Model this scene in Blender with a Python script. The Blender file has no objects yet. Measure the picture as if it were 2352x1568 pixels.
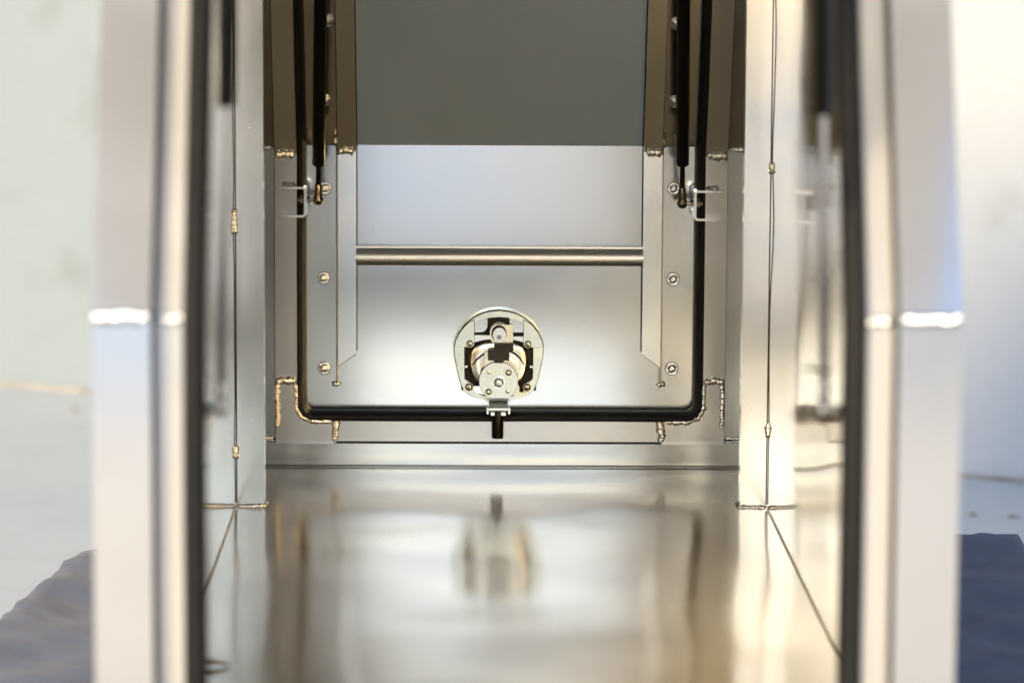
import bpy, bmesh, math, random
from mathutils import Vector, Matrix, noise
random.seed(7)
R = math.radians
scene = bpy.context.scene
col = scene.collection

# ------------------------------------------------------------------ camera
F_PX = 8100.0                      # focal length in pixels of a 2352 px wide frame
CAM = Vector((0.0, -4.2, 0.7063))
YAW, PITCH, ROLL = math.atan(116/F_PX), math.atan(1067/F_PX), R(0.3)
ROT = (Matrix.Rotation(-YAW, 3, 'Z') @ Matrix.Rotation(math.pi/2 - PITCH, 3, 'X') @ Matrix.Rotation(ROLL, 3, 'Z'))
cd = bpy.data.cameras.new('camera')
cam = bpy.data.objects.new('camera', cd); col.objects.link(cam)
cam.matrix_world = Matrix.Translation(CAM) @ ROT.to_4x4()
cd.sensor_width = 36.0
cd.lens = F_PX/2352*36.0
cd.clip_start, cd.clip_end = 0.05, 500
cd.dof.use_dof = True
cd.dof.focus_distance = 4.16
cd.dof.aperture_fstop = 4.8
scene.camera = cam

# ------------------------------------------------------------------ sky, sun, exposure
world = bpy.data.worlds.new('World'); scene.world = world
world.use_nodes = True
wn = world.node_tree.nodes; wl = world.node_tree.links
bg = wn['Background']
sky = wn.new('ShaderNodeTexSky'); sky.sky_type = 'NISHITA'; sky.sun_disc = False
SUN_EL, SUN_AZ = 18, 208           # azimuth measured clockwise from +Y (the way the camera looks)
sky.air_density = 1.0; sky.dust_density = 1.9; sky.ozone_density = 1.0
sky.sun_elevation = R(SUN_EL); sky.sun_rotation = R(SUN_AZ)
wl.new(sky.outputs[0], bg.inputs[0]); bg.inputs[1].default_value = 0.145
sd = bpy.data.lights.new('sun', 'SUN'); sd.energy = 3.0; sd.angle = R(14); sd.color = (1.0, 0.69, 0.30)
sun = bpy.data.objects.new('sun', sd); col.objects.link(sun)
sv = Vector((math.sin(R(SUN_AZ))*math.cos(R(SUN_EL)), math.cos(R(SUN_AZ))*math.cos(R(SUN_EL)), math.sin(R(SUN_EL))))
sun.rotation_euler = sv.to_track_quat('Z', 'Y').to_euler()
sun.location = sv*20
scene.view_settings.view_transform = 'Standard'
scene.view_settings.look = 'None'
scene.view_settings.gamma = 1.0
scene.view_settings.exposure = 0.98
scene.view_settings.use_white_balance = True
scene.view_settings.white_balance_temperature = 5600
scene.view_settings.white_balance_tint = 10
scene.render.engine = 'CYCLES'
scene.cycles.max_bounces = 14
scene.cycles.glossy_bounces = 10
scene.cycles.diffuse_bounces = 4
scene.cycles.caustics_reflective = True
scene.cycles.blur_glossy = 0.3
scene.cycles.sample_clamp_indirect = 6.0
scene.cycles.use_denoising = True

# ------------------------------------------------------------------ measuring helpers
def P(x, y, Y):
    """point on the depth plane Y that the photograph (2352 px wide) shows at x, y"""
    d = ROT @ Vector(((x-1176)/F_PX, -(y-784)/F_PX, -1))
    return CAM + d*((Y-CAM.y)/d.y)
def PZ(x, y, z):
    d = ROT @ Vector(((x-1176)/F_PX, -(y-784)/F_PX, -1))
    return CAM + d*((z-CAM.z)/d.z)

# ------------------------------------------------------------------ materials
def new_mat(name):
    m = bpy.data.materials.new(name); m.use_nodes = True
    nt = m.node_tree
    return m, nt, nt.nodes['Principled BSDF']
def tex(nt, scale, detail=4, rough=0.5, kind='noise', coord='Object'):
    tc = nt.nodes.new('ShaderNodeTexCoord'); mp = nt.nodes.new('ShaderNodeMapping')
    mp.inputs['Scale'].default_value = scale if hasattr(scale, '__len__') else (scale,)*3
    nt.links.new(tc.outputs[coord], mp.inputs[0])
    n = nt.nodes.new('ShaderNodeTexNoise'); n.inputs['Scale'].default_value = 1.0
    n.inputs['Detail'].default_value = detail; n.inputs['Roughness'].default_value = rough
    nt.links.new(mp.outputs[0], n.inputs['Vector'])
    return n.outputs['Fac']
def ramp(nt, fac, stops):
    r = nt.nodes.new('ShaderNodeValToRGB')
    el = r.color_ramp.elements
    while len(el) < len(stops): el.new(0.5)
    for e, (p, c) in zip(el, stops):
        e.position = p; e.color = c if len(c) == 4 else (*c, 1)
    nt.links.new(fac, r.inputs[0])
    return r.outputs[0]
def rng(nt, fac, a, b, lo, hi):
    r = nt.nodes.new('ShaderNodeMapRange')
    for i, v in zip((1, 2, 3, 4), (a, b, lo, hi)): r.inputs[i].default_value = v
    nt.links.new(fac, r.inputs[0]); return r.outputs[0]
def bump(nt, bs, fac, strength, dist, prev=None):
    b = nt.nodes.new('ShaderNodeBump'); b.inputs['Strength'].default_value = strength
    b.inputs['Distance'].default_value = dist
    nt.links.new(fac, b.inputs['Height'])
    if prev: nt.links.new(prev, b.inputs['Normal'])
    nt.links.new(b.outputs[0], bs.inputs['Normal']); return b.outputs[0]

def metal(name, color, r0, r1, grain=None, grain_bump=0.0, blotch=7.0, aniso=0.0, wave=0.0, metallic=1.0, scratch=0.0, tint=None):
    m, nt, bs = new_mat(name)
    bs.inputs['Metallic'].default_value = metallic
    c = color
    big = tex(nt, blotch, 5, 0.55)
    cr = ramp(nt, big, [(0.3, tuple(v*0.93 for v in c)), (0.7, c)] if not tint else [(0.34, tint), (0.44, tuple(v*.9 for v in c)), (0.7, c)])
    nt.links.new(cr, bs.inputs['Base Color'])
    if grain:
        g = tex(nt, grain, 3, 0.6)
        mx = nt.nodes.new('ShaderNodeMath'); mx.operation = 'ADD'
        nt.links.new(rng(nt, big, .3, .7, r0, r0+(r1-r0)*.8), mx.inputs[0])
        nt.links.new(rng(nt, g, .3, .7, 0, (r1-r0)*.2), mx.inputs[1])
        src = mx.outputs[0]
        if scratch:
            for ang, sc in (((.3, .5, .9), (420, 7, 420)), ((1.1, -.4, .2), (380, 9, 380)), ((-.5, 1.2, 2.1), (450, 6, 450))):
                tc = nt.nodes.new('ShaderNodeTexCoord'); r_ = nt.nodes.new('ShaderNodeMapping'); r_.inputs['Rotation'].default_value = ang
                m2 = nt.nodes.new('ShaderNodeMapping'); m2.inputs['Scale'].default_value = sc
                n_ = nt.nodes.new('ShaderNodeTexNoise'); n_.inputs['Scale'].default_value = 1; n_.inputs['Detail'].default_value = 1
                nt.links.new(tc.outputs['Object'], r_.inputs[0]); nt.links.new(r_.outputs[0], m2.inputs[0]); nt.links.new(m2.outputs[0], n_.inputs['Vector'])
                ad = nt.nodes.new('ShaderNodeMath'); ad.operation = 'ADD'
                nt.links.new(src, ad.inputs[0]); nt.links.new(rng(nt, n_.outputs['Fac'], .775, .82, 0, scratch), ad.inputs[1]); src = ad.outputs[0]
        nt.links.new(src, bs.inputs['Roughness'])
        pn = None
        if wave:
            pn = bump(nt, bs, tex(nt, 5, 1, .3), 1.0, wave)
        if grain_bump: bump(nt, bs, g, 0.35, grain_bump, pn)
    else:
        nt.links.new(rng(nt, big, .3, .7, r0, r1), bs.inputs['Roughness'])
    if aniso:
        bs.inputs['Anisotropic'].default_value = aniso
        t = nt.nodes.new('ShaderNodeTangent'); t.direction_type = 'RADIAL'; t.axis = 'Z'
        nt.links.new(t.outputs[0], bs.inputs['Tangent'])
    return m
AL = (0.60, 0.61, 0.615)
M = {}
M['sheet'] = metal('aluminium door sheet', (0.68, 0.70, 0.72), 0.10, 0.17, (900, 900, 14), 0.000004, blotch=3.5, scratch=.10)
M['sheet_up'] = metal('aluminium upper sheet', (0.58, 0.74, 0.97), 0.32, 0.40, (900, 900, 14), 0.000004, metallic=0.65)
M['tube'] = metal('extruded aluminium tube', AL, 0.08, 0.17, (1100, 1100, 10), 0.000004, metallic=0.85)
M['floor'] = metal('mill finish floor sheet', (0.59, 0.53, 0.40), 0.09, 0.20, (700, 9, 700), 0.000003, blotch=5, metallic=0.42, scratch=.06)
M['wall'] = metal('mill finish side sheet', (0.75, 0.64, 0.44), 0.06, 0.13, (12, 12, 700), 0.000003, metallic=0.85)
M['upright'] = metal('brushed aluminium upright', (0.80, 0.83, 0.86), 0.13, 0.21, (1100, 1100, 10), 0.000004, scratch=.10)
M['frame'] = metal('door frame aluminium', (0.62, 0.62, 0.62), 0.14, 0.22, (1100, 1100, 10), 0.000004, scratch=.06, metallic=0.62)
M['post'] = metal('aluminium brightened as if lit', (0.82, 0.82, 0.81), 0.10, 0.15, (1100, 1100, 10), 0.000004)  # kept brighter than the tube metal so it looks lit
M['weld'] = metal('weld bead metal', (0.90, 0.94, 1.0), 0.26, 0.40, None, 0, 160)
M['bar'] = metal('satin aluminium bar', (0.84, 0.88, 0.93), 0.40, 0.48, (10, 900, 900), 0.000003)
M['dark_metal'] = metal('dark dull metal', (0.30, 0.27, 0.22), 0.35, 0.55, None, 0, 300)  # darker metal for seams, lips, washers and rivet edges
M['zinc'] = metal('zinc plated steel', (0.66, 0.71, 0.67), 0.20, 0.32, None, 0, 45)
M['zinc_y'] = metal('passivated yellow zinc steel', (0.70, 0.68, 0.55), 0.20, 0.32, None, 0, 60)
M['bowl'] = metal('polished steel bowl', (0.82, 0.78, 0.70), 0.14, 0.22, None, 0, 60)
M['chrome'] = metal('bright screw steel', (0.72, 0.73, 0.72), 0.12, 0.25, None, 0, 200)
M['darkchrome'] = metal('black chrome end fitting', (0.26, 0.25, 0.23), 0.12, 0.2, None, 0, 200)

def plain(name, c, rough, spec=0.5, nscale=60, var=0.15, bmp=0.0, coat=0):
    m, nt, bs = new_mat(name)
    n = tex(nt, nscale, 5, .6)
    nt.links.new(ramp(nt, n, [(0.25, tuple(v*(1-var) for v in c)), (0.75, tuple(v*(1+var) for v in c))]), bs.inputs['Base Color'])
    bs.inputs['Roughness'].default_value = rough
    bs.inputs['Specular IOR Level'].default_value = spec
    bs.inputs['Coat Weight'].default_value = coat
    if bmp: bump(nt, bs, n, .5, bmp)
    return m
M['rubber'] = plain('black rubber seal', (0.008, 0.0085, 0.010), 0.62, 0.16, 90, .3)
M['black_paint'] = plain('black strut paint', (0.005, 0.005, 0.005), 0.3, 0.32, 40, .1)
M['black_plastic'] = plain('black plastic', (0.014, 0.014, 0.014), 0.5, 0.4, 60, .2)
M['void'] = plain('dark housing and gap shade', (0.008, 0.008, 0.008), 0.6, 0.3, 60, .2)  # also colours the strips and underlays that stand for gap shade
M['base_strip'] = plain('wall base strip', (0.26, 0.25, 0.23), 0.9, 0.2, 9, .5)  # narrow grey strip along the foot of the wall
M['roof_bounce'] = plain('pale cool roof bounce tone', (0.60, 0.66, 0.74), 0.6, 0.3, 40, .2)  # pale blue on the unseen roof, cooling the light bounced inside
M['leaf'] = plain('dry leaf', (0.26, 0.14, 0.06), 0.7, 0.3, 80, .4)

def concrete(name, stops, scale, bmp):
    m, nt, bs = new_mat(name)
    big = tex(nt, scale, 8, .6); fine = tex(nt, 55, 6, .7); mid = tex(nt, 6.5, 3, .5)
    a = ramp(nt, big, stops)
    mx = nt.nodes.new('ShaderNodeMix'); mx.data_type = 'RGBA'; mx.blend_type = 'MULTIPLY'
    mx.inputs[0].default_value = 0.5
    nt.links.new(a, mx.inputs[6])
    nt.links.new(ramp(nt, fine, [(0.3, (.90, .90, .89)), (.6, (1, 1, 1))]), mx.inputs[7])
    mx2 = nt.nodes.new('ShaderNodeMix'); mx2.data_type = 'RGBA'; mx2.blend_type = 'MULTIPLY'
    mx2.inputs[0].default_value = 1
    nt.links.new(mx.outputs[2], mx2.inputs[6])
    nt.links.new(ramp(nt, mid, [(0.24, (.86, .86, .84)), (.42, (1, 1, 1))]), mx2.inputs[7])
    nt.links.new(mx2.outputs[2], bs.inputs['Base Color'])
    bs.inputs['Roughness'].default_value = .85
    bump(nt, bs, fine, .4, bmp)
    return m
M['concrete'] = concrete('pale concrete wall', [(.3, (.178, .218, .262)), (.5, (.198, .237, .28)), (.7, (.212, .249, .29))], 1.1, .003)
def painted_light_x(m, a, b, x0, x1):
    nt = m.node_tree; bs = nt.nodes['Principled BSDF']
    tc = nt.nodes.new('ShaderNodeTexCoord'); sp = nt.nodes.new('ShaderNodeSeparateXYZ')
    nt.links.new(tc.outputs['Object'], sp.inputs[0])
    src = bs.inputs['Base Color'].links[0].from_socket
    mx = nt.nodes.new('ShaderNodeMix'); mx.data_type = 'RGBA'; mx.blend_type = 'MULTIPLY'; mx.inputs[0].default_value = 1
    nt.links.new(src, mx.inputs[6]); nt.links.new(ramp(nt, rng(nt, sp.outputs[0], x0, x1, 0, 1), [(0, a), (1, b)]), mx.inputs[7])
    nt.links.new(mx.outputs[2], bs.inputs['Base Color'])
painted_light_x(M['concrete'], (1.0, 1.0, 1.0), (1.80, 1.62, 1.54), -.3, .3)  # wall colour lightened and warmed to the right, in place of light
M['slab'] = concrete('weathered concrete slab', [(.3, (.43, .455, .465)), (.55, (.48, .50, .505)), (.75, (.51, .525, .53))], 0.9, .003)

M['added_warm_ground'] = concrete('warm added ground', [(.3, (.72, .66, .56)), (.55, (.78, .72, .62)), (.75, (.81, .75, .66))], 0.9, .003)  # unseen ground patch, coloured to warm the reflections
M['blue_tint_ground'] = concrete('pale blue added ground', [(.3, (.46, .60, .76)), (.55, (.50, .64, .80)), (.75, (.52, .66, .81))], 0.9, .003)  # unseen ground patch, coloured blue for the door's reflection
def cloth():
    m, nt, bs = new_mat('charcoal blanket fabric')
    n = tex(nt, 18, 6, .6); w = tex(nt, 900, 2, .5)
    nt.links.new(ramp(nt, n, [(.3, (.046, .062, .116)), (.7, (.066, .086, .152))]), bs.inputs['Base Color'])
    bs.inputs['Roughness'].default_value = .95
    bs.inputs['Specular IOR Level'].default_value = .15
    bs.inputs['Sheen Weight'].default_value = .1
    bs.inputs['Sheen Roughness'].default_value = .5
    bump(nt, bs, w, .5, .001)
    return m
M['cloth'] = cloth()

# ------------------------------------------------------------------ object helpers
ORIGIN = {}
def thing(name, loc, label, cat, group=None):
    o = bpy.data.objects.new(name, None); col.objects.link(o)
    o.location = loc; o.empty_display_size = .05
    o['label'] = label; o['category'] = cat
    if group: o['group'] = group
    ORIGIN[o.name] = Vector(loc)
    return o
def origin(o):
    return ORIGIN.get(o.name, Vector((0, 0, 0))) if o else Vector((0, 0, 0))
def link_mesh(name, bm, mat, parent=None, smooth=False, bevel=0.0, seg=2, angle=35, recalc=True):
    if bevel:
        es = [e for e in bm.edges if len(e.link_faces) == 2 and e.calc_face_angle(0) > R(angle)]
        if es: bmesh.ops.bevel(bm, geom=es, offset=bevel, segments=seg, affect='EDGES', profile=.6, clamp_overlap=True)
    if recalc: bmesh.ops.recalc_face_normals(bm, faces=bm.faces[:])
    og = origin(parent)
    for v in bm.verts: v.co -= og
    me = bpy.data.meshes.new(name); bm.to_mesh(me); bm.free()
    me.materials.append(M[mat] if isinstance(mat, str) else mat)
    o = bpy.data.objects.new(name, me); col.objects.link(o)
    if smooth or bevel:
        me.polygons.foreach_set('use_smooth', [True]*len(me.polygons))
        if bevel or smooth == 'auto':
            try: me.set_sharp_from_angle(angle=R(40))
            except Exception: pass
    if parent:
        o.parent = parent; ORIGIN[o.name] = og
    return o
def hexa(bm, pts):
    """8 corners: bottom ring of four, top ring of four"""
    v = [bm.verts.new(p) for p in pts]
    for f in ((0, 1, 2, 3), (7, 6, 5, 4), (0, 4, 5, 1), (1, 5, 6, 2), (2, 6, 7, 3), (3, 7, 4, 0)):
        bm.faces.new([v[i] for i in f])
    return v
def box(bm, x0, x1, y0, y1, z0, z1):
    return hexa(bm, [(x0, y0, z0), (x1, y0, z0), (x1, y1, z0), (x0, y1, z0), (x0, y0, z1), (x1, y0, z1), (x1, y1, z1), (x0, y1, z1)])
def prism(bm, pts, y0, y1, f=None):
    """outline in x,z extruded along y"""
    f = f or (lambda x, y, z: (x, y, z))
    a = [bm.verts.new(f(x, y0, z)) for x, z in pts]; b = [bm.verts.new(f(x, y1, z)) for x, z in pts]
    bm.faces.new(a); bm.faces.new(b[::-1])
    n = len(pts)
    for i in range(n): bm.faces.new((a[i], b[i], b[(i+1) % n], a[(i+1) % n]))
def ring_prism(bm, outer, inner, y0, y1):
    """two outlines with the same number of points"""
    n = len(outer)
    L = [[bm.verts.new((x, y, z)) for x, z in pts] for y in (y0, y1) for pts in (outer, inner)]
    for i in range(n):
        j = (i+1) % n
        bm.faces.new((L[0][i], L[0][j], L[1][j], L[1][i])); bm.faces.new((L[2][i], L[3][i], L[3][j], L[2][j]))
        bm.faces.new((L[0][i], L[2][i], L[2][j], L[0][j])); bm.faces.new((L[1][i], L[1][j], L[3][j], L[3][i]))
def lathe(bm, p0, axis, prof, seg=24):
    """rings of (distance along the axis, radius)"""
    axis = Vector(axis).normalized(); p0 = Vector(p0)
    u = axis.orthogonal().normalized(); w = axis.cross(u)
    rings = []
    for d, r in prof:
        rings.append([bm.verts.new(p0 + axis*d + (u*math.cos(2*math.pi*k/seg) + w*math.sin(2*math.pi*k/seg))*max(r, 1e-5)) for k in range(seg)])
    for a, b in zip(rings, rings[1:]):
        for k in range(seg): bm.faces.new((a[k], a[(k+1) % seg], b[(k+1) % seg], b[k]))
    bm.faces.new(rings[0][::-1]); bm.faces.new(rings[-1])
def resample(path, step):
    out = [Vector(path[0])]; 
    for a, b in zip(path, path[1:]):
        a, b = Vector(a), Vector(b); n = max(1, int((b-a).length/step))
        for i in range(1, n+1): out.append(a.lerp(b, i/n))
    return out
def bead(bm, path, normal, r, wob=.4, pitch=.0034, flat=.6):
    """a rippled weld bead, like a row of overlapping coins, half sunk in the surface"""
    pts = resample(path, .0006); nrm = Vector(normal).normalized(); S = 10; rings = []
    sd_ = random.random()*100; L = 0
    for i, p in enumerate(pts):
        t = (pts[min(i+1, len(pts)-1)] - pts[max(i-1, 0)])
        if t.length < 1e-9: t = Vector((1, 0, 0))
        t.normalize(); sidev = t.cross(nrm).normalized()
        if i: L += (p-pts[i-1]).length
        ph = (L/pitch) % 1.0
        e = min(i, len(pts)-1-i)/4.0
        k = r*(0.72 + .38*(1-ph)**1.5 + wob*(noise.noise((sd_, L*260, 0))))*min(1, .25+e)
        c = p + sidev*(noise.noise((sd_+9, L*150, 3))*r*wob*1.2)
        ring = []
        for s in range(S):
            a = 2*math.pi*s/S
            h = math.sin(a)*k*flat; lead = (math.cos(a)**2)*r*-.45
            ring.append(bm.verts.new(c + sidev*math.cos(a)*k + nrm*h + t*lead))
        rings.append(ring)
    for a, b in zip(rings, rings[1:]):
        for s in range(S): bm.faces.new((a[s], a[(s+1) % S], b[(s+1) % S], b[s]))
    bm.faces.new(rings[0][::-1]); bm.faces.new(rings[-1])
def weld(paths, normal, r, parent, mat='weld', name='weld_bead', T=None, **k):
    bm = bmesh.new()
    for p in paths: bead(bm, p, normal, r, **k)
    if T:
        for v in bm.verts: v.co = T(v.co)
    return link_mesh(name, bm, mat, parent, smooth=True)
def arc(cx, cz, r, a0, a1, n):
    return [(cx+r*math.cos(R(a0+(a1-a0)*i/n)), cz+r*math.sin(R(a0+(a1-a0)*i/n))) for i in range(n+1)]
def rounded(x0, x1, z0, z1, r, n=5):
    return (arc(x1-r, z1-r, r, 0, 90, n)+arc(x0+r, z1-r, r, 90, 180, n)+arc(x0+r, z0+r, r, 180, 270, n)+arc(x1-r, z0+r, r, 270, 360, n))

# ------------------------------------------------------------------ the measured box
TILT = R(22.5)
YF = 0.012                                  # inner face of the door frame tube (sill face is Y = 0)
ZB = P(660, 353, YF).z                      # height of the bend in the frame
TUN = 1.588; YO = .062                                 # clear length of the tunnel between the two sills
YP = -0.27                                  # face of the inner uprights
XL, XR = P(540, 700, YP).x, P(1768, 700, YP).x
ST = ZB + 0.50                              # top of the sides, measured along the slope
GROUND = -0.35
def bend(x, Y, s):
    """side profile: upright below the bend, leaning inwards above it"""
    zb = ZB + (Y-YF)*math.tan(TILT/2)
    if s <= ZB: return Vector((x, Y, s*zb/ZB if s > ZB*.98 else s))
    k = s-ZB
    return Vector((x, Y, zb)) + Vector((0, -math.sin(TILT), math.cos(TILT)))*k
FAR = lambda p: Vector(p)
NEAR = lambda p: Vector((p[0], -TUN-p[1], p[2]))
def bent_bar(bm, x0, x1, Y0, Y1, s0, s1, T):
    """four-sided tube that follows the bend, lower and upper length cut at the mitre"""
    def ring(s, up):
        out = []
        for x, Y in ((x0, Y0), (x1, Y0), (x1, Y1), (x0, Y1)):
            out.append(bm.verts.new(T(bend(x, Y, s))))
        return out
    for lo, hi in ((s0, min(s1, ZB)), (max(s0, ZB), s1)):
        if hi-lo < 1e-6: continue
        a, b = ring(lo, 0), ring(hi, 1)
        for k in range(4): bm.faces.new((a[k], a[(k+1) % 4], b[(k+1) % 4], b[k]))
        bm.faces.new(a[::-1]); bm.faces.new(b)

mid = (XL+XR)/2
canopy = thing('canopy_box', (mid, -TUN/2, 0), 'welded bare aluminium canopy box seen through its open side to the closed far door', 'canopy')

# floor sheet with shallow oil-can waves
bm = bmesh.new(); NX, NY = 40, 110; g = []
for j in range(NY+1):
    row = []
    for i in range(NX+1):
        x = XL + (XR-XL)*i/NX; y = -TUN*j/NY
        edge = min(1, i/3, (NX-i)/3, j/3)
        z = (noise.noise((x*6.5, y*5.5, 1.7))*.0016 + noise.noise((x*3, y*2.2, 7))*.0022 + noise.noise((x*9, y*10, 4))*.0010*math.exp(y/.25))*edge
        z += -.0018*math.exp(-((y+.10)/.05)**2)*math.cos((x-mid)*9)*edge
        row.append(bm.verts.new((x, y, z)))
    g.append(row)
for j in range(NY):
    for i in range(NX): bm.faces.new((g[j][i], g[j][i+1], g[j+1][i+1], g[j+1][i]))
bm.normal_update()
link_mesh('floor_sheet', bm, 'floor', canopy, smooth=True)
# underside and chassis rails
bm = bmesh.new(); box(bm, XL, XR, -TUN-.07, .07, -.012, -.006); link_mesh('floor_pan', bm, 'tube', canopy)
for fx in (.12, .88):
    bm = bmesh.new(); cx = XL+(XR-XL)*fx
    box(bm, cx-.025, cx+.025, -TUN-.06, .06, -.0845, -.0125); link_mesh('chassis_rail', bm, 'tube', canopy, bevel=.003)

# side walls
def side_wall(x, sgn):
    bm = bmesh.new(); N, K = 70, 34; g = []
    top = bend(0, .036, ST).z
    for j in range(K+1):
        z = top*j/K
        zb = ZB+(.036-YF)*math.tan(TILT/2)
        yf = .036 if z < zb else .036-(z-zb)*math.tan(TILT)
        row = []
        for i in range(N+1):
            y = yf + (-TUN-2*yf)*i/N
            e = min(1, j/3, i/4, (N-i)/4)
            d = (noise.noise((y*5, z*6.5, 3+sgn))*.0012 + noise.noise((y*2, z*12, 9+sgn))*.0010)*e
            row.append(bm.verts.new((x+d, y, z)))
        g.append(row)
    for j in range(K):
        for i in range(N): bm.faces.new((g[j][i], g[j][i+1], g[j+1][i+1], g[j+1][i]))
    ex = bmesh.ops.extrude_face_region(bm, geom=bm.faces[:])
    for v in [q for q in ex['geom'] if isinstance(q, bmesh.types.BMVert)]: v.co.x = x + sgn*.003
    return link_mesh('side_wall', bm, 'wall', canopy, smooth='auto')
wallL = side_wall(XL, -1); wallR = side_wall(XR, 1)
# roof
tp = bend(0, .036, ST)
bm = bmesh.new(); box(bm, XL-.003, XR+.003, -TUN-tp.y-.03, tp.y+.03, tp.z+.001, tp.z+.005); link_mesh('roof_sheet', bm, 'roof_bounce', canopy)

# inner uprights with their welds
for sgn, x, xe in ((1, XL, P(606, 700, YP).x), (-1, XR, P(1706, 700, YP).x)):
    bm = bmesh.new(); box(bm, min(x-.001*sgn, xe), max(x-.001*sgn, xe), YP, YP+.025, .0005, tp.z)
    up = link_mesh('upright', bm, 'upright', canopy, bevel=.0012)
    weld([[(x+sgn*.002, YP-.001, .001), (xe+sgn*.004, YP-.001, .001)]], (0, -.7, .7), .0026, up, pitch=.006)
    weld([[(xe+sgn*.0015, YP-.001, .001), (xe+sgn*.0015, YP+.024, .001)]], (sgn*.7, 0, .7), .0032, up)
    tacks = ((478, 535), (1020, 1050)) if sgn > 0 else ((368, 392), (965, 998))
    for a, b in tacks:
        za, zc = P(540, a, YP).z, P(540, b, YP).z
        weld([[(x+sgn*.001, YP-.001, zc), (x+sgn*.001, YP-.001, za)]], (sgn*.5, -.85, 0), .0034, up, pitch=.005)
    # thin dark strip painted in as the shadow gap between upright and wall
    bm = bmesh.new(); box(bm, min(x+.0002*sgn, x+.0016*sgn), max(x+.0002*sgn, x+.0016*sgn), YP-.0006, YP+.002, .004, tp.z)
    link_mesh('seam', bm, 'void', up)  # dark strip standing for gap shade, not a seam
# dark seam where the side sheets meet the floor
for sgn, x in ((1, XL), (-1, XR)):
    w = weld([[(x+sgn*.0006, YP-.01, .0006), (x+sgn*.0006, -TUN+.02, .0006)]], (sgn*.7, 0, .7), .0010, wallL if sgn > 0 else wallR, 'dark_metal', 'seam', wob=.5)

# sills
for T in (FAR, NEAR):
    bm = bmesh.new(); z1 = P(1150, 1020, 0).z
    box(bm, XL+.0005, XR-.0005, 0, .03, .0004, z1)
    for v in bm.verts: v.co = T(v.co)
    link_mesh('sill', bm, 'tube', canopy, bevel=.0012)
    if T is FAR: ZS = z1
    # dark strips painted in as joint shade along the sill
    bm = bmesh.new(); box(bm, XL+.002, XR-.002, -.0012, .001, .0012, .0024)
    for v in bm.verts: v.co = T(v.co)
    link_mesh('joint_shade', bm, 'void', canopy)
    bm = bmesh.new(); box(bm, P(776, 1000, YF).x, P(1612, 1000, YF).x, YF-.0006, YF+.004, z1-.0005, z1+.0013)
    for v in bm.verts: v.co = T(v.co)
    link_mesh('joint_shade', bm, 'void', canopy)

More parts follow.
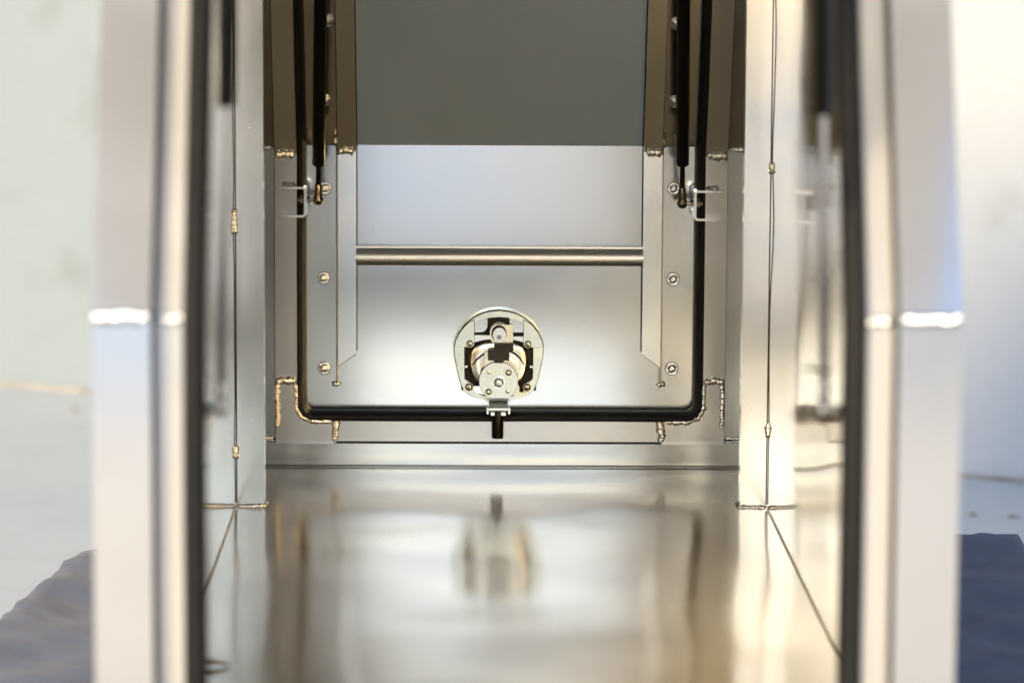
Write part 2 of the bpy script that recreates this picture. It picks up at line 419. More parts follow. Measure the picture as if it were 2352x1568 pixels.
# corner posts, door frames, seals, brackets
fx0L, fx1L = P(632, 700, YF).x, P(683, 700, YF).x
fx0R, fx1R = P(1667, 700, YF).x, P(1616, 700, YF).x
zf_top = P(1150, 966, YF).z                 # upper edge of the bottom frame tube
zg = P(650, 876, YF).z                      # upper end of the corner gussets
for T in (FAR, NEAR):
    ny = -1 if T is FAR else 1
    for sgn, x, f0, f1 in ((1, XL, fx0L, fx1L), (-1, XR, fx0R, fx1R)):
        # corner post: outer tube
        bm = bmesh.new(); xe = f0 - sgn*.002
        xo = P(212 if sgn > 0 else 2207, 900, -TUN-YO).x
        bent_bar(bm, min(xo, xe), max(xo, xe), .0375, YO, -.012, ST, T)
        cp = link_mesh('corner_post', bm, 'tube' if T is FAR else 'post', canopy, bevel=.0035, seg=3)  # same tube both ends: darker far, brighter near, shade put into the colour
        e = .0015
        pth = [T(bend(x+sgn*.002, .0372, ZB)), T(bend(xe-sgn*.002, .0372, ZB))]
        weld([pth], (0, ny, 0), .0028, cp)
        pth = [T(bend(xo+sgn*.002, YO+.0005, ZB)), T(bend(xe-sgn*.001, YO+.0005, ZB))]
        weld([pth], (0, -ny, 0), .0058, cp)
        pth = [T((x+sgn*.005, .0372, ZS+.002)), T((xe, .0372, ZS+.002))]
        weld([pth], (0, ny, .5), .0028, cp)
        gb = bmesh.new(); bent_bar(gb, min(xe, f0), max(xe, f0), .0345, YO-.006, ZS+.002, ST-.03, T)
        link_mesh('joint_shade', gb, 'void', cp)  # dark filler painted as shade between post and frame
        # frame tube beside it
        bm = bmesh.new()
        bent_bar(bm, min(f0, f1), max(f0, f1), YF, .042, zg, ST, T)
        ft = link_mesh('door_frame_tube', bm, 'frame', canopy, bevel=.0032, seg=3)
        weld([[T(bend(f0+sgn*.002, YF, ZB)), T(bend(f1-sgn*.001, YF, ZB))]], (0, ny, 0), .0064, ft)
        weld([[T(bend(f0+sgn*.001, .0425, ZB)), T(bend(f1-sgn*.001, .0425, ZB))]], (0, -ny, 0), .0042, ft)
    # bottom frame tube
    bm = bmesh.new(); box(bm, P(772, 990, YF).x, P(1517, 990, YF).x, YF, .042, ZS+.0015, zf_top)
    for v in bm.verts: v.co = T(v.co)
    bft = link_mesh('door_frame_tube', bm, 'frame', canopy, bevel=.0032, seg=3)
    # rounded corner gussets
    for sgn, f0, f1, xb in ((1, fx0L, fx1L, P(772, 990, YF).x), (-1, fx0R, fx1R, P(1517, 990, YF).x)):
        rI, rO = .021, .020
        o0 = f0 + sgn*.002
        pts = [(o0, zg), (f1, zg)]
        pts += [(f1+sgn*rI*(1-math.cos(R(a))), zf_top+rI*(1-math.sin(R(a)))) for a in range(0, 91, 15)]
        pts += [(xb, zf_top), (xb, ZS-.003)]
        pts += [(o0+sgn*rO*(1-math.sin(R(a))), ZS-.003+rO*(1-math.cos(R(a)))) for a in range(0, 91, 15)]
        bm = bmesh.new(); prism(bm, pts, YF-.0012, .042)
        for v in bm.verts: v.co = T(v.co)
        gb = bmesh.new(); box(gb, min(f0, f0+sgn*.03), max(f0, f0+sgn*.03), YF+.003, .040, ZS-.002, ZS+.03)
        for v in gb.verts: v.co = T(v.co)
        link_mesh('frame_corner', gb, 'frame', canopy)
        gs = link_mesh('corner_gusset', bm, 'frame', canopy, bevel=.0008, angle=50)
        yy = YF-.0014
        inner = [(f1-sgn*.001, zg-.003)] + [(f1-sgn*.001+sgn*rI*(1-math.cos(R(a))), zf_top-.001+rI*(1-math.sin(R(a)))) for a in range(0, 91, 15)] + [(xb-sgn*.004, zf_top-.001)]
        runs = [[(o0, zg+.0012), (f1, zg+.0012)], [(o0+sgn*.001, zg-.003), (o0+sgn*.001, ZS+.018)], inner, [(xb, zf_top), (xb-sgn*.001, ZS)]]
        rr = (.0048, .0032, .0036, .0050)
        for rn, r_ in zip(runs, rr):
            weld([[T((a, yy, b)) for a, b in rn]], (0, ny, 0), r_, gs, pitch=.0036)
    # rubber seal round the opening
    bm = bmesh.new()
    rc = .020; zt = ST-.03
    path = [(f1, s) for f1, s in [(fx1L, zt), (fx1L, ZB+.2), (fx1L, ZB+.1), (fx1L, ZB+.0001), (fx1L, ZB-.0001), (fx1L, ZB-.1), (fx1L, zf_top+rc)]]
    path += [(fx1L+rc*(1-math.cos(R(a))), zf_top+rc*(1-math.sin(R(a)))) for a in range(10, 91, 10)]
    path += [(fx1L+(fx1R-fx1L)*k/8, zf_top) for k in range(1, 8)]
    path += [(fx1R-rc*(1-math.cos(R(a))), zf_top+rc*(1-math.sin(R(a)))) for a in range(90, -1, -10)]
    path += [(fx1R, s) for s in (ZB-.1, ZB-.0001, ZB+.0001, ZB+.1, ZB+.2, zt)]
    sec = [(-.0005, .009), (.003, .0078), (.0062, .009), (.0075, .013), (.0070, .017), (.0080, .020), (.0088, .026), (.0092, .033), (.0092, .0440), (.0070, .0490), (.0000, .0510), (-.0055, .0500), (-.0072, .0465), (-.0068, .0428), (-.0005, .0428)]
    rings = []
    for i, (x, s) in enumerate(path):
        a = path[max(i-1, 0)]; b = path[min(i+1, len(path)-1)]
        tx, tz = b[0]-a[0], b[1]-a[1]; l = math.hypot(tx, tz); n = (-tz/l, tx/l)   # towards the opening
        wv = .0006*noise.noise((x*14, s*14, 2))
        rings.append([bm.verts.new(T(bend(x+n[0]*(q+wv), Y, s+n[1]*(q+wv)))) for q, Y in sec])
    for a, b in zip(rings, rings[1:]):
        for k in range(len(sec)): bm.faces.new((a[k], a[(k+1) % len(sec)], b[(k+1) % len(sec)], b[k]))
    bm.faces.new(rings[0][::-1]); bm.faces.new(rings[-1])
    link_mesh('door_seal', bm, 'rubber', canopy, smooth='auto')
    # top rail of the opening
    bm = bmesh.new()
    c = [bend(x, Y, s) for s in (ST-.03, ST) for x, Y in ((XL, YF), (XR, YF), (XR, .07), (XL, .07))]
    hexa(bm, [T(p) for p in c]); link_mesh('top_rail', bm, 'tube', canopy, bevel=.002)

# ------------------------------------------------------------------ doors
YD = .0515                                   # inner face of the door sheet
def build_door(name, T, tag):
    bm = bmesh.new()
    x0, x1 = fx0L+.004, fx0R-.004
    bent_bar(bm, x0, x1, YD, YD+.003, zf_top-.02, ZB, T)
    door = link_mesh(name, bm, 'sheet', canopy)
    if tag: door['label'] = tag
    bm = bmesh.new(); bent_bar(bm, XL-.12, XR+.12, YO+.006, YO+.009, -.02, ST+.01, T)  # unseen skin, widened and brightened so the near posts reflect it
    link_mesh('unseen_reflected_skin', bm, 'post', door)
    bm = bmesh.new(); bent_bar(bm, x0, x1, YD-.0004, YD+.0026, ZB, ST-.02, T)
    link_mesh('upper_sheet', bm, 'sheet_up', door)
    for sgn, pa, pb, pc, pd in ((1, 700, 773, 776, 818), (-1, 1592, 1521, 1519, 1477)):
        a, b = P(pa, 600, YD).x, P(pb, 600, YD).x
        zb_ = P(740, 880, YD).z
        bm = bmesh.new(); bent_bar(bm, min(a, b), max(a, b), YD-.003, YD-.0006, zb_, ST-.03, T)
        link_mesh('flange_strip', bm, 'sheet', door, bevel=.0005)
        # hollow rib, cut on a slant at its foot
        c, d = P(pc, 600, .026).x, P(pd, 600, .026).x
        zi, zo = P(818, 812, .026).z, P(780, 842, .026).z
        bm = bmesh.new()
        rings = []
        for lv in (0, 1, 2):
            r4 = []
            for xx, Y in ((c, .026), (d, .026), (d, YD-.0005), (c, YD-.0005)):
                if lv == 0: p = Vector((xx, Y, (zo if xx == c else zi)))
                else: p = bend(xx, Y, ZB if lv == 1 else ST-.04)
                r4.append(bm.verts.new(T(p)))
            rings.append(r4)
        rings.insert(1, [bm.verts.new(v.co) for v in rings[1]])
        for q, w in ((rings[0], rings[1]), (rings[2], rings[3])):
            for k in range(4): bm.faces.new((q[k], q[(k+1) % 4], w[(k+1) % 4], w[k]))
            bm.faces.new(q[::-1]); bm.faces.new(w)
        rib = link_mesh('rib', bm, 'upright', door, bevel=.0022, seg=3)
        for xq in (c-sgn*.0010, d+sgn*.0004):      # dark strips standing for the shade beside the rib
            gb = bmesh.new(); bent_bar(gb, xq-.0005, xq+.0005, YD-.0060, YD-.0008, (zo if xq*sgn < c*sgn else zi)+.001, ST-.05, T)
            link_mesh('joint_shade', gb, 'void', rib)
        weld([[T(bend(c+sgn*.001, .0258, ZB)), T(bend(d-sgn*.001, .0258, ZB))]], T((0, -1, 0))-T((0, 0, 0)), .0058, rib)
        weld([[T(bend(c-sgn*.002, .034, ZB+.004)), T(bend(c-sgn*.002, .034, ZB+.016))]], T((0, -1, 0))-T((0, 0, 0)), .0035, rib)
        gb = bmesh.new(); hexa(gb, [T((c, .0252, zo-.0006)), T((d, .0252, zi-.0006)), T((d, .030, zi-.0006)), T((c, .030, zo-.0006)), T((c, .0252, zo+.0004)), T((d, .0252, zi+.0004)), T((d, .030, zi+.0004)), T((c, .030, zo+.0004))])
        link_mesh('joint_shade', gb, 'dark_metal', rib)  # dark strip drawn along the slanted foot
        # lip beside the rib
        e = P(771.5, 600, .036).x if sgn > 0 else P(1522.5, 600, .036).x
        bm = bmesh.new(); bent_bar(bm, min(e, e+sgn*.002), max(e, e+sgn*.002), .033, YD-.003, zb_+.002, ZB, T)
        link_mesh('lip', bm, 'dark_metal', door)
        weld([[T((e-sgn*.004, YD-.006, zb_)), T((e+sgn*.006, YD-.006, zb_))]], T((0, -1, 0))-T((0, 0, 0)), .0036, rib, pitch=.005)
    # cross bar: round tube with a flat strip behind its upper edge
    xa, xb = P(817, 590, .03).x, P(1478, 590, .03).x
    zc = P(1150, 592, .03).z
    bm = bmesh.new(); lathe(bm, (xa, .035, zc), (1, 0, 0), [(0, .0102), (xb-xa, .0102)], 32)
    for v in bm.verts: v.co = T(v.co)
    cb = link_mesh('cross_bar', bm, 'bar', door, smooth='auto')
    bm = bmesh.new(); box(bm, xa, xb, .034, YD-.0006, zc+.0108, zc+.0128)
    for v in bm.verts: v.co = T(v.co)
    link_mesh('bar_strip', bm, 'bar', cb)
    return door
far_door = build_door('door', FAR, None)
# the near door stands open, swung up over its top hinge
hinge = NEAR(bend(0, YO, ST)); RM = Matrix.Rotation(R(-78), 3, 'X')
OPEN = lambda p: hinge + RM @ (NEAR(p)-hinge) + Vector((0, 0, .03))
open_door = build_door('door', OPEN, 'raised near door above the opening')

# plug welds on the flange strips (one mesh shared)
def plug_mesh():
    bm = bmesh.new(); S = 28; prof = [(.0062, 0), (.0060, .0012), (.0048, .0016), (.0040, .0009), (.0034, .0022), (.0018, .0030), (.0002, .0026)]
    rings = []
    for q, (r, h) in enumerate(prof):
        rings.append([bm.verts.new(((r*(1+.10*noise.noise((math.cos(2*math.pi*k/S)*1.7, math.sin(2*math.pi*k/S)*1.7, q*.5))))*math.cos(2*math.pi*k/S),
                                    -h - .0010*noise.noise((math.cos(2*math.pi*k/S)*r*700, math.sin(2*math.pi*k/S)*r*700, q*.9)),
                                    r*math.sin(2*math.pi*k/S)*1.05)) for k in range(S)])
    for a, b in zip(rings, rings[1:]):
        for k in range(S): bm.faces.new((a[k], a[(k+1) % S], b[(k+1) % S], b[k]))
    bm.faces.new(rings[-1])
    bmesh.ops.recalc_face_normals(bm, faces=bm.faces[:])
    me = bpy.data.meshes.new('plug_weld'); bm.to_mesh(me); bm.free()
    me.materials.append(M['weld']); me.polygons.foreach_set('use_smooth', [True]*len(me.polygons))
    return me
pm = plug_mesh()
k = 0
for x, y in ((755, 45), (746, 240), (747, 432), (743, 638), (745, 845), (1552, 48), (1549, 240), (1547, 433), (1546, 641), (1543, 846)):
    o = bpy.data.objects.new('plug_weld', pm); col.objects.link(o); o.parent = far_door
    if y > 300: p = P(x, y, YD-.003); rx = 0
    else:
        s = ZB + (353-y)*.00052*1.03
        p0 = bend(0, YD-.0032, s); p = P(x, y, p0.y); p = Vector((p.x, p0.y, p0.z)); rx = -TILT
    o.location = p-origin(canopy)
    o.rotation_euler = (-rx, random.random()*6.28 if False else 0, 0)
    o.scale = [random.uniform(1.15, 1.32)]*3
    k += 1

# ------------------------------------------------------------------ gas struts
def gas_strut(sgn, T, ball, top, rod_len, label):
    """ball: centre of the lower ball joint; top: where the cylinder goes on the door"""
    ny = -1 if T is FAR else 1
    f1 = fx1L if sgn > 0 else fx1R
    root = thing('gas_strut', ball, label, 'gas strut', 'gas struts of the canopy doors')
    ax = (top-ball).normalized(); Ltot = (top-ball).length
    bm = bmesh.new(); s0 = .016+rod_len
    lathe(bm, ball, ax, [(s0, .003), (s0, .0066), (s0+.0015, .0078), (Ltot-.02, .0078), (Ltot-.018, .006)], 28)
    link_mesh('cylinder', bm, 'black_paint', root, smooth='auto')
    bm = bmesh.new(); lathe(bm, ball, ax, [(.012, .0031), (s0+.002, .0031)], 16)
    link_mesh('rod', bm, 'black_paint' if T is FAR else 'chrome', root, smooth='auto')
    bm = bmesh.new()
    lathe(bm, ball, ax, [(-.0064, .0008), (-.0058, .0030), (-.004, .0051), (-.001, .0064), (.002, .0062), (.0045, .0050), (.007, .0045), (.020, .0042), (.0215, .0036)], 24)
    sm = 'darkchrome' if T is FAR else 'chrome'
    link_mesh('ball_socket', bm, sm, root, smooth='auto')
    # stud with hex collar through the web of the bracket
    bm = bmesh.new(); d = Vector((-sgn, 0, 0))
    lathe(bm, ball, d, [(.003, .0026), (.010, .0026)], 14)
    st_ = link_mesh('stud', bm, 'chrome', root, smooth='auto')
    bm = bmesh.new(); lathe(bm, ball, d, [(.0095, .0042), (.0100, .0048), (.0128, .0048), (.0133, .0042)], 6); link_mesh('hex_collar', bm, 'chrome', st_)
    xw = ball.x - sgn*.0135
    bm = bmesh.new(); lathe(bm, (xw-sgn*.0032, ball.y, ball.z), d, [(0, .0052), (.0005, .0058), (.004, .0058), (.0045, .005), (.0046, .003), (.0075, .003), (.008, .0024)], 6); link_mesh('nut', bm, 'chrome', st_)
    # U bracket welded to the frame
    x1_, x0_ = xw, xw-sgn*.033
    h0, h1 = ball.z-.020, ball.z+.0165
    t = .0028; r = .005
    def U(off):
        q = [(x0_, h1-off)]
        q += [(x1_-sgn*off-sgn*(r-off)*(1-math.sin(R(a))), h1-off-(r-off)*(1-math.cos(R(a)))) for a in range(0, 91, 18)]
        q += [(x1_-sgn*off-sgn*(r-off)*(1-math.cos(R(a))), h0+off+(r-off)*(1-math.sin(R(a)))) for a in range(0, 91, 18)]
        q += [(x0_, h0+off)]
        return q
    pts = U(0) + U(t)[::-1]
    y_in, y_out = YF-.001, ball.y*1.0
    bm = bmesh.new()
    ya = T((0, YF, 0)).y; yb = ball.y + ny*.013
    prism(bm, pts, ya, yb)
    br = link_mesh('bracket', bm, 'post', root, bevel=.0006, angle=50)  # brighter metal stands for light caught on its edges
    xm = x0_+sgn*.004; xn = f1-sgn*.001
    weld([[(xm, ya+ny*.002, h1+.0005), (xn, ya+ny*.002, h1+.0005)]], (0, ny*.7, .7), .0042, br)
    weld([[(xm, ya+ny*.002, h0-.0005), (xn, ya+ny*.002, h0-.0005)]], (0, ny*.7, -.7), .0030, br)
    return root
for sgn, bx, by_, tx, lab in ((1, 731, 459, 736, 'black gas strut on the far door, left of the grey panel'), (-1, 1567, 467, 1570, 'black gas strut on the far door, right of the grey panel')):
    yb = YF-.016
    ball = P(bx, by_, yb)
    yt = -.092; pt = P(tx, 0, yt); d = (pt-ball).normalized()
    rl = (P(bx, 371, yb).z-ball.z)-.016
    gas_strut(sgn, FAR, ball, ball+d*.40, rl, lab)
for sgn, bx, by_, lab in ((1, 507, 937, 'blurred foreground gas strut just inside the open left edge'), (-1, 1893, 942, 'blurred foreground gas strut just inside the open right edge')):
    yb = -TUN-(YF-.016)
    ball = P(bx, by_, yb)
    yt = yb-.10; pt = P(520 if sgn > 0 else 1890, 0, yt); d = (pt-ball).normalized()
    mid_z = P(bx, 238 if sgn > 0 else 258, yb-.065).z
    gas_strut(sgn, NEAR, ball, ball+d*.50, (mid_z-ball.z)/d.z-.016, lab)

# ------------------------------------------------------------------ latch
LX0, LV0, LS = 735.0, 800.0, .1282e-3
LC = P((1050+735/3.7325)*.91875, (700+800/3.7325)*.91875, .03)
latch = thing('door_latch', LC, 'zinc plated rotary door latch with round cam plate and black rod', 'latch')
def q(pts): return [(LC.x+(u-LX0)*LS, LC.z-(v-LV0)*LS) for u, v in pts]
def qx(u): return LC.x+(u-LX0)*LS
def qz(v): return LC.z-(v-LV0)*LS
def mirror(pts): return pts + [(2*735-u, v) for u, v in pts[::-1]]
def lp(name, pts, y0, y1, mat, par=None, bevel=.0004, hole=None):
    bm = bmesh.new()
    if hole: ring_prism(bm, q(pts), q(hole), y0, y1)
    else: prism(bm, q(pts), y0, y1)
    return link_mesh(name, bm, mat, par or latch, bevel=bevel, angle=30, seg=1 if bevel < .0006 else 2)
half_out = [(735, 272), (640, 282), (560, 306), (480, 350), (410, 410), (352, 490), (316, 570), (306, 630), (312, 720), (338, 850), (362, 950), (388, 1022), (430, 1072), (490, 1105), (600, 1130), (735, 1138)]
def closed(h): return h + [(2*735-u, v) for u, v in h[-2:0:-1]]
def shrink(h, k): return [(735+(u-735)*k, 705+(v-705)*k) for u, v in h]
outer = closed(half_out)
# gasket lip against the sheet, then the raised rim
lp('gasket', closed(shrink(half_out, 1.012)), .0415, YD-.0003, 'zinc', bevel=.0005)
lp('housing', closed(shrink(half_out, .93)), .0385, .0420, 'void', bevel=0)
half_in = [(735, 338), (650, 345), (580, 362), (505, 390), (470, 430), (440, 500), (415, 580), (408, 640), (408, 720), (409, 850), (412, 930), (450, 960), (497, 1000), (500, 1060), (600, 1095), (735, 1098)]
lp('rim_gap_shade', closed(shrink(half_out, .992)), .0400, .0418, 'void', bevel=0)  # dark underlay painted as shade between gasket and rim
lp('rim', closed(shrink(half_out, .975)), .034, .0405, 'zinc', bevel=.0006, hole=closed(half_in))
# grey windows of the sheet seen through the housing
for pts in ([(506, 380), (560, 356), (626, 350), (626, 440), (600, 478), (560, 487), (506, 487)], [(836, 350), (905, 356), (966, 380), (966, 487), (880, 487), (850, 478), (836, 460)]):
    lp('housing_plate', pts, .0365, .0383, 'sheet', bevel=.0003)
for s in (1, -1):
    f = (lambda u: u) if s > 0 else (lambda u: 2*735-u)
    pl = [(500, 372), (500, 600), (480, 622), (316, 622), (318, 575), (356, 492), (412, 414), (470, 366)]
    pl = [(500, 368), (500, 600), (482, 620), (318, 620), (330, 560), (365, 490), (420, 420), (465, 385)]
    lp('corner_plate', [(f(u), v) for u, v in pl], .0300, .0332, 'zinc', bevel=.0005)
    lp('plate_gap_shade', [(f(420+(u-420)*1.045+ (0)), 520+(v-520)*1.05) for u, v in pl], .0332, .0337, 'void', bevel=0)  # dark outline standing for shade round the corner plate
    # side straps of the frame
    lp('side_strap', [(f(u), v) for u, v in [(346, 630), (405, 630), (408, 940), (385, 900), (360, 800)]], .0335, .0372, 'zinc', bevel=.0003)
    lp('screw_ear', [(f(u), v) for u, v in [(395, 960), (460, 958), (492, 985), (497, 1040), (480, 1060), (420, 1050), (395, 1010)]], .0312, .0345, 'zinc', bevel=.0004)
    lp('clip', [(f(u), v) for u, v in [(378, 1012), (398, 1020), (402, 1040), (384, 1040)]], .0335, .041, 'void', bevel=0)
    lp('spring_tab', [(f(u), v) for u, v in [(412, 806), (440, 802), (440, 818), (412, 826)]], .0340, .0380, 'chrome', bevel=0)
# screws with a cross recess
for u, v in ((460, 588), (1008, 591), (455, 1003), (1002, 1004)):
    bm = bmesh.new(); lathe(bm, (qx(u), .0312, qz(v)), (0, -1, 0), [(0, .0042), (.0012, .0042), (.0024, .0034), (.0029, .0018), (.003, .0003)], 20)
    sc = link_mesh('screw', bm, 'chrome', latch, smooth='auto')
    a = random.random()*1.5
    for b in (a, a+math.pi/2):
        bm = bmesh.new(); box(bm, -.0021, .0021, -.0008, .0004, -.0004, .0004)
        bmesh.ops.rotate(bm, verts=bm.verts[:], cent=(0, 0, 0), matrix=Matrix.Rotation(b, 3, 'Y'))
        bmesh.ops.translate(bm, verts=bm.verts[:], vec=(qx(u), .0285, qz(v)))
        link_mesh('cross_recess', bm, 'void', sc)
    bm = bmesh.new(); lathe(bm, (qx(u), .0314, qz(v)), (0, -1, 0), [(0, .0051), (.0006, .0051)], 20); link_mesh('washer', bm, 'dark_metal', sc, smooth='auto')
# bright bars behind the upper cam
lp('pivot_bar', [(503, 512), (690, 516), (700, 548), (600, 556), (503, 580)], .0345, .0375, 'chrome', bevel=.0004)
lp('pivot_bar', [(860, 524), (968, 524), (968, 580), (900, 560), (860, 556)], .0345, .0375, 'chrome', bevel=.0004)
lp('lower_bar', [(498, 1000), (560, 1000), (600, 1080), (520, 1070), (498, 1050)], .0360, .0382, 'sheet', bevel=.0004)
# polished dish
bm = bmesh.new(); n = 48; rings = []
def sup(a, k):
    c, s_ = math.cos(a), math.sin(a)
    e = .55
    uu = math.copysign(abs(c)**e, c)*280*k; vv = math.copysign(abs(s_)**e, s_)*205*k
    if vv > 0: uu *= 1-.16*(vv/205)
    return (733+uu, 790+vv - 18*(1-(uu/280)**2)*(1 if vv < 0 else 0))
for k, y in ((1, .0385), (1, .0352), (.965, .0326), (.90, .0314), (.6, .0325), (.2, .0330)):
    rings.append([bm.verts.new((qx(u), y, qz(v))) for u, v in (sup(2*math.pi*i/n, k) for i in range(n))])
for a, b in zip(rings, rings[1:]):
    for i in range(n): bm.faces.new((a[i], a[(i+1) % n], b[(i+1) % n], b[i]))
bm.faces.new(rings[-1])
bowl = link_mesh('dish', bm, 'bowl', latch, smooth=True)
for pts in ([(480, 795), (520, 735), (570, 695), (622, 672), (628, 682), (580, 708), (530, 750), (492, 800)], [(835, 655), (890, 675), (940, 720), (982, 790), (972, 797), (930, 735), (880, 692), (833, 668)]):
    lp('slot', pts, .0309, .0335, 'void', bowl, bevel=0)
# arm plates behind the cam disc
lp('arm_plate', [(600, 670), (632, 665), (632, 742), (690, 742), (700, 770), (800, 745), (850, 770), (900, 820), (932, 890), (918, 896), (912, 960), (930, 1000), (930, 1046), (1000, 1048), (1000, 1078), (860, 1078), (700, 1050), (560, 960), (598, 800)], .0268, .0292, 'zinc_y', bevel=.0004)
# upper cam plate with the lock barrel
lp('cam_plate', [(700, 404), (865, 408), (868, 420), (868, 580), (680, 580), (652, 540), (650, 470), (668, 425)], .0272, .0300, 'zinc_y', bevel=.0005)
bm = bmesh.new(); lathe(bm, (qx(735), .0365, qz(470)), (0, -1, 0), [(0, .0115), (.004, .0115), (.0045, .011)], 32); link_mesh('lock_barrel', bm, 'darkchrome', latch, smooth='auto')
ov = [(740+62*math.cos(R(a)), 500+70*math.sin(R(a))) for a in range(0, 360, 12)]
lp('cam_hole', [(736+72*math.cos(R(a)), 490+82*math.sin(R(a))) for a in range(0, 360, 12)], .0268, .0274, 'void', bevel=0)
lp('cam_lever', ov, .0232, .0264, 'chrome', bevel=.0008)
bm = bmesh.new(); lathe(bm, (qx(737), .0232, qz(517)), (0, -1, 0), [(0, .0048), (.003, .0048), (.0033, .0044)], 6); nt_ = link_mesh('nut', bm, 'chrome', latch, smooth='auto')
bm = bmesh.new(); lathe(bm, (qx(737), .0202, qz(517)), (0, -1, 0), [(0, .0028), (.002, .0026)], 16); link_mesh('bolt_end', bm, 'darkchrome', nt_, smooth='auto')
# black block and neck
lp('black_block', [(692, 578), (872, 578), (872, 648), (832, 650), (832, 736), (775, 738), (775, 762), (690, 762), (690, 738), (634, 736), (634, 640), (688, 632)], .0190, .0290, 'black_plastic', bevel=.0005)
# round cam disc with its bent tab
disc = [(733+182*math.cos(R(a)), 938+182*math.sin(R(a))) for a in range(-240, 61, 6)] + [(820, 1104), (642, 1104)]
cam_disc = lp('cam_disc', disc, .0225, .0250, 'zinc', bevel=.0004)
lp('disc_gap_shade', [(733+(u-733)*1.022, 938+(v-938)*1.022) for u, v in disc], .0250, .0262, 'void', bevel=0)  # dark underlay gives the disc a painted shade edge
for u, v, r_, h in ((643, 850, .0025, .0003), (822, 1033, .0025, .0003), (826, 855, .0034, .0022), (640, 1038, .0034, .0022)):
    bm = bmesh.new(); lathe(bm, (qx(u), .0228, qz(v)), (0, -1, 0), [(0, r_), (.0003+h, r_), (.0004+h*1.4, r_*.7), (.0004+h*1.5, r_*.2)], 20)
    rv = link_mesh('rivet', bm, 'chrome' if h > .001 else 'zinc', cam_disc, smooth='auto')
    bm = bmesh.new(); lathe(bm, (qx(u), .0227, qz(v)), (0, -1, 0), [(0, r_*1.18), (.00035, r_*1.18)], 20); link_mesh('rivet_edge', bm, 'dark_metal', rv, smooth='auto')
bm = bmesh.new(); lathe(bm, (qx(733), .0226, qz(943)), (0, -1, 0), [(0, .0082), (.0012, .0080)], 28); link_mesh('washer', bm, 'chrome', cam_disc, smooth='auto')
bm = bmesh.new(); lathe(bm, (qx(733), .0214, qz(943)), (0, -1, 0), [(0, .0064), (.0045, .0064), (.005, .0056)], 6); hn = link_mesh('hex_nut', bm, 'chrome', cam_disc)
bm = bmesh.new(); lathe(bm, (qx(733), .0164, qz(946)), (0, -1, 0), [(0, .0044), (.003, .0044), (.0042, .0036), (.0046, .001)], 20); link_mesh('bolt_end', bm, 'chrome', hn, smooth='auto')
bm = bmesh.new(); lathe(bm, (qx(733), .0166, qz(946)), (0, -1, 0), [(0, .0051), (.0006, .0051)], 20); link_mesh('thread_shadow', bm, 'void', hn, smooth='auto')
# tab bent towards the viewer, folded bracket and rod
bm = bmesh.new()
ys = [(.0225, 1098), (.0215, 1120), (.015, 1150), (.004, 1165), (-.006, 1168)]
a = [[bm.verts.new((qx(u), y-o*.0, qz(v)-o)) for y, v in ys for o in (0,)] for u in (642, 820)]
b = [[bm.verts.new((qx(u), y+.0022, qz(v)+(.0022 if i > 1 else .0006))) for i, (y, v) in enumerate(ys)] for u in (642, 820)]
for L_, K_ in ((a[0], a[1]), (b[1], b[0]), (b[0], a[0]), (a[1], b[1])):
    for i in range(4): bm.faces.new((L_[i], K_[i], K_[i+1], L_[i+1]))
bm.faces.new((a[0][4], a[1][4], b[1][4], b[0][4])); bm.faces.new((a[0][0], b[0][0], b[1][0], a[1][0]))
link_mesh('bent_tab', bm, 'zinc', cam_disc)
rod_holder = lp('rod_holder', [(620, 1158), (842, 1158), (842, 1215), (822, 1215), (822, 1182), (640, 1182), (640, 1215), (620, 1215)], -.0085, .010, 'zinc', bevel=.0003)
lp('rod_holder_back', [(660, 1200), (800, 1200), (800, 1232), (660, 1232)], -.006, .006, 'chrome', rod_holder, bevel=.0006)
bm = bmesh.new(); lathe(bm, (qx(725), .000, qz(1190)), (0, 0, -1), [(0, .0072), (.0325, .0072), (.0336, .0066)], 28)
link_mesh('rod', bm, 'black_paint', latch, smooth='auto')

# ------------------------------------------------------------------ setting
bm = bmesh.new(); S = 60
v = [bm.verts.new(p) for p in ((-S, -S, GROUND), (S, -S, GROUND), (S, S, GROUND), (-S, S, GROUND))]; bm.faces.new(v)
gnd = link_mesh('ground', bm, 'slab'); gnd['kind'] = 'structure'
# added ground patches out of view, warm and pale blue, tinting the metal's reflections
bm = bmesh.new()
v = [bm.verts.new(p) for p in ((-30, -6.1, GROUND+.004), (30, -6.1, GROUND+.004), (30, -2.0, GROUND+.004), (-30, -2.0, GROUND+.004))]; bm.faces.new(v)
pv = link_mesh('added_warm_ground', bm, 'added_warm_ground'); pv['kind'] = 'structure'
bm = bmesh.new()
v = [bm.verts.new(p) for p in ((-30, -30, GROUND+.008), (.2, -30, GROUND+.008), (.2, -6.12, GROUND+.008), (-30, -6.12, GROUND+.008))]; bm.faces.new(v)
pv = link_mesh('added_blue_ground', bm, 'blue_tint_ground'); pv['kind'] = 'structure'
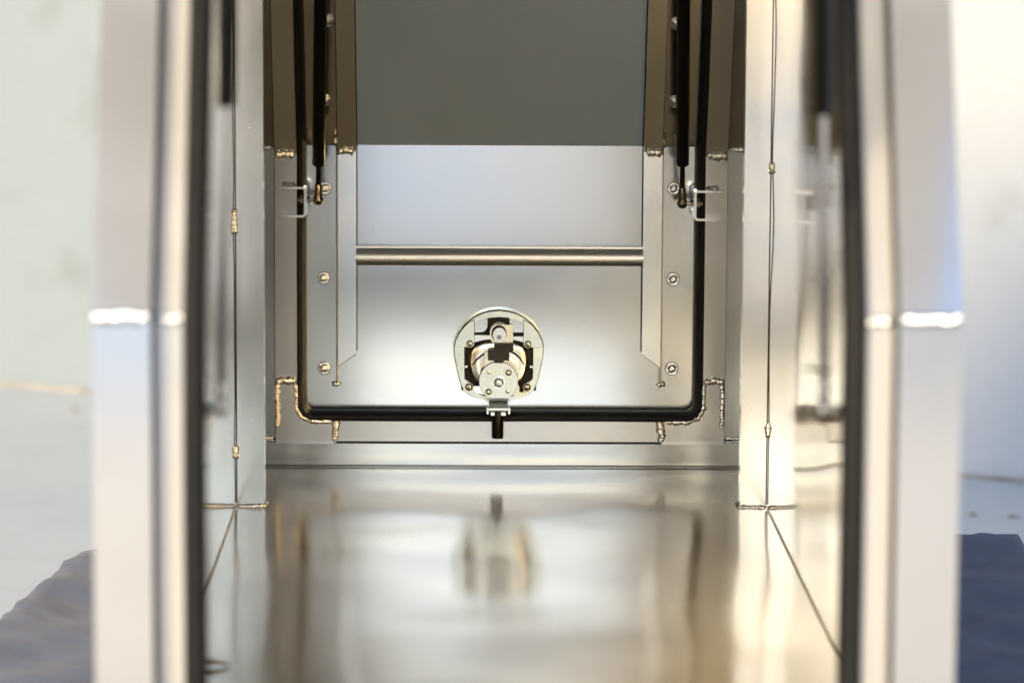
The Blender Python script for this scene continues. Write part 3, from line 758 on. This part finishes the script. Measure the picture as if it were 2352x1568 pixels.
# concrete wall, standing at a slant behind the box
wa, wb = PZ(100, 893, GROUND), PZ(2280, 1102, GROUND)
wd = (wb-wa); wd.z = 0; wd.normalize(); wnrm = Vector((-wd.y, wd.x, 0))
if wnrm.y < 0: wnrm = -wnrm
bm = bmesh.new(); A = wa-wd*5; B = wa+wd*7
hexa(bm, [(*A.xy, GROUND-.05), (*B.xy, GROUND-.05), (*(B+wnrm*.2).xy, GROUND-.05), (*(A+wnrm*.2).xy, GROUND-.05),
          (*A.xy, 2.6), (*B.xy, 2.6), (*(B+wnrm*.2).xy, 2.6), (*(A+wnrm*.2).xy, 2.6)])
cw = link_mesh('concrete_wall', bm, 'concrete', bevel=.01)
for k in range(1):
    bm = bmesh.new(); A2 = A-wnrm*.006; B2 = B-wnrm*.006
    hexa(bm, [(*A2.xy, GROUND-.01), (*B2.xy, GROUND-.01), (*B.xy, GROUND-.01), (*A.xy, GROUND-.01), (*A2.xy, GROUND+.008), (*B2.xy, GROUND+.008), (*B.xy, GROUND+.007), (*A.xy, GROUND+.007)])
    link_mesh('wall_foot_strip', bm, 'base_strip', cw)
cw['label'] = 'pale stained concrete wall standing behind the canopy box'; cw['category'] = 'wall'

# charcoal blanket over a low stand
ZT = -.086
pr, pl0, pl1 = PZ(2338, 1244, ZT), PZ(215, 1282, ZT), PZ(0, 1432, ZT)
sl = (pl1-pl0); far_l = pl1 + sl*1.2
xr = pr.x+.0
out = [Vector((xr, pr.y, 0)), Vector((mid+.2, pr.y+.03, 0)), Vector((pl0.x+.12, pl0.y+.09, 0)), Vector((pl0.x, pl0.y, 0)), Vector((pl0.x-.03, pl0.y-.045, 0)), Vector((pl1.x, pl1.y, 0)), Vector((far_l.x, far_l.y, 0)), Vector((far_l.x-.03, -2.3, 0)), Vector((xr+.02, -2.3, 0))]
ring = resample([(*p.xy, 0) for p in out+[out[0]]], .015)[:-1]
cen = Vector((mid, -1.2, 0))
bm = bmesh.new(); rings = []
lev = [.03, .1, .2, .3, .4, .5, .58, .64, .70, .75, .8, .84, .88, .91, .94, .965, .985, 1.0]
def wrinkle(x, y, amp):
    a = noise.noise((x*5+y*2.5, y*3-x*2, 4)); b = noise.noise((x*11-y*9, y*8+x*6, 8))
    c_ = noise.noise((x*22+y*15, y*6-x*4, 2))
    return amp*((1-abs(a)*2.2)*.8 + b*.55 + (1-abs(c_)*2.5)*.25)
for L_ in lev:
    rr = []
    for p in ring:
        c = cen.lerp(Vector(p), L_)
        under = 1 if (c.x < XL-.015 or c.x > XR+.015 or c.y > .09) else 0
        rr.append(bm.verts.new((c.x, c.y, ZT + (wrinkle(c.x, c.y, .013) if under else -.002) - (.004 if L_ == 1 else 0))))
    rings.append(rr)
for dz in (.02, .05, .09, .14, .19, .24, .262):
    rr = []
    for i, p in enumerate(ring):
        d = (Vector(p)-cen).normalized()
        f = noise.noise((i*.16, 3.3, 0))*.5+.5
        o = .006 + dz*.10*f
        if dz > .25: o += .03
        rr.append(bm.verts.new((p[0]+d.x*o, p[1]+d.y*o, max(ZT-dz, GROUND+.002) )))
    rings.append(rr)
n = len(ring)
for a, b in zip(rings, rings[1:]):
    for i in range(n): bm.faces.new((a[i], a[(i+1) % n], b[(i+1) % n], b[i]))
bm.faces.new(rings[0])
bk = link_mesh('blanket', bm, 'cloth', smooth=True)
bk['label'] = 'crumpled charcoal blanket spread under the canopy box'; bk['category'] = 'blanket'

# small dry leaves
def leaf(name, pos, size, rot, label):
    bm = bmesh.new(); N = 8; L_, U_, C_ = [], [], []
    for i in range(N+1):
        t = i/N; w = math.sin(math.pi*t**.8)*.28*size*(1+.25*math.sin(t*17)); x = (t-.5)*size; z = .03*size*math.sin(t*4)+.0015
        C_.append(bm.verts.new((x, 0, z))); L_.append(bm.verts.new((x, -w, z+w*.12))); U_.append(bm.verts.new((x, w, z+w*.1)))
    for i in range(N):
        bm.faces.new((C_[i], C_[i+1], U_[i+1], U_[i])); bm.faces.new((L_[i], L_[i+1], C_[i+1], C_[i]))
    ex = bmesh.ops.extrude_face_region(bm, geom=bm.faces[:])
    for v in [e for e in ex['geom'] if isinstance(e, bmesh.types.BMVert)]: v.co.z += .0006
    bmesh.ops.rotate(bm, verts=bm.verts[:], cent=(0, 0, 0), matrix=Matrix.Rotation(rot, 3, 'Z'))
    o = link_mesh(name, bm, 'leaf', smooth='auto'); o.location = pos
    o['label'] = label; o['category'] = 'leaf'; return o
leaf('dry_leaf', PZ(488, 1528, .001), .034, .15, 'brown smear on the aluminium floor at lower left')  # floor smear, built with the leaf shape
leaf('dry_leaf', PZ(2236, 1182, GROUND), .022, .9, 'tiny tan leaf on the ground right of the box, nearer the frame')
leaf('dry_leaf', PZ(2328, 1188, GROUND), .024, .5, 'tiny tan leaf on the ground at the right picture edge')
leaf('dry_leaf', PZ(172, 942, GROUND), .020, .2, 'tiny leaf on the ground at left, close to the wall')
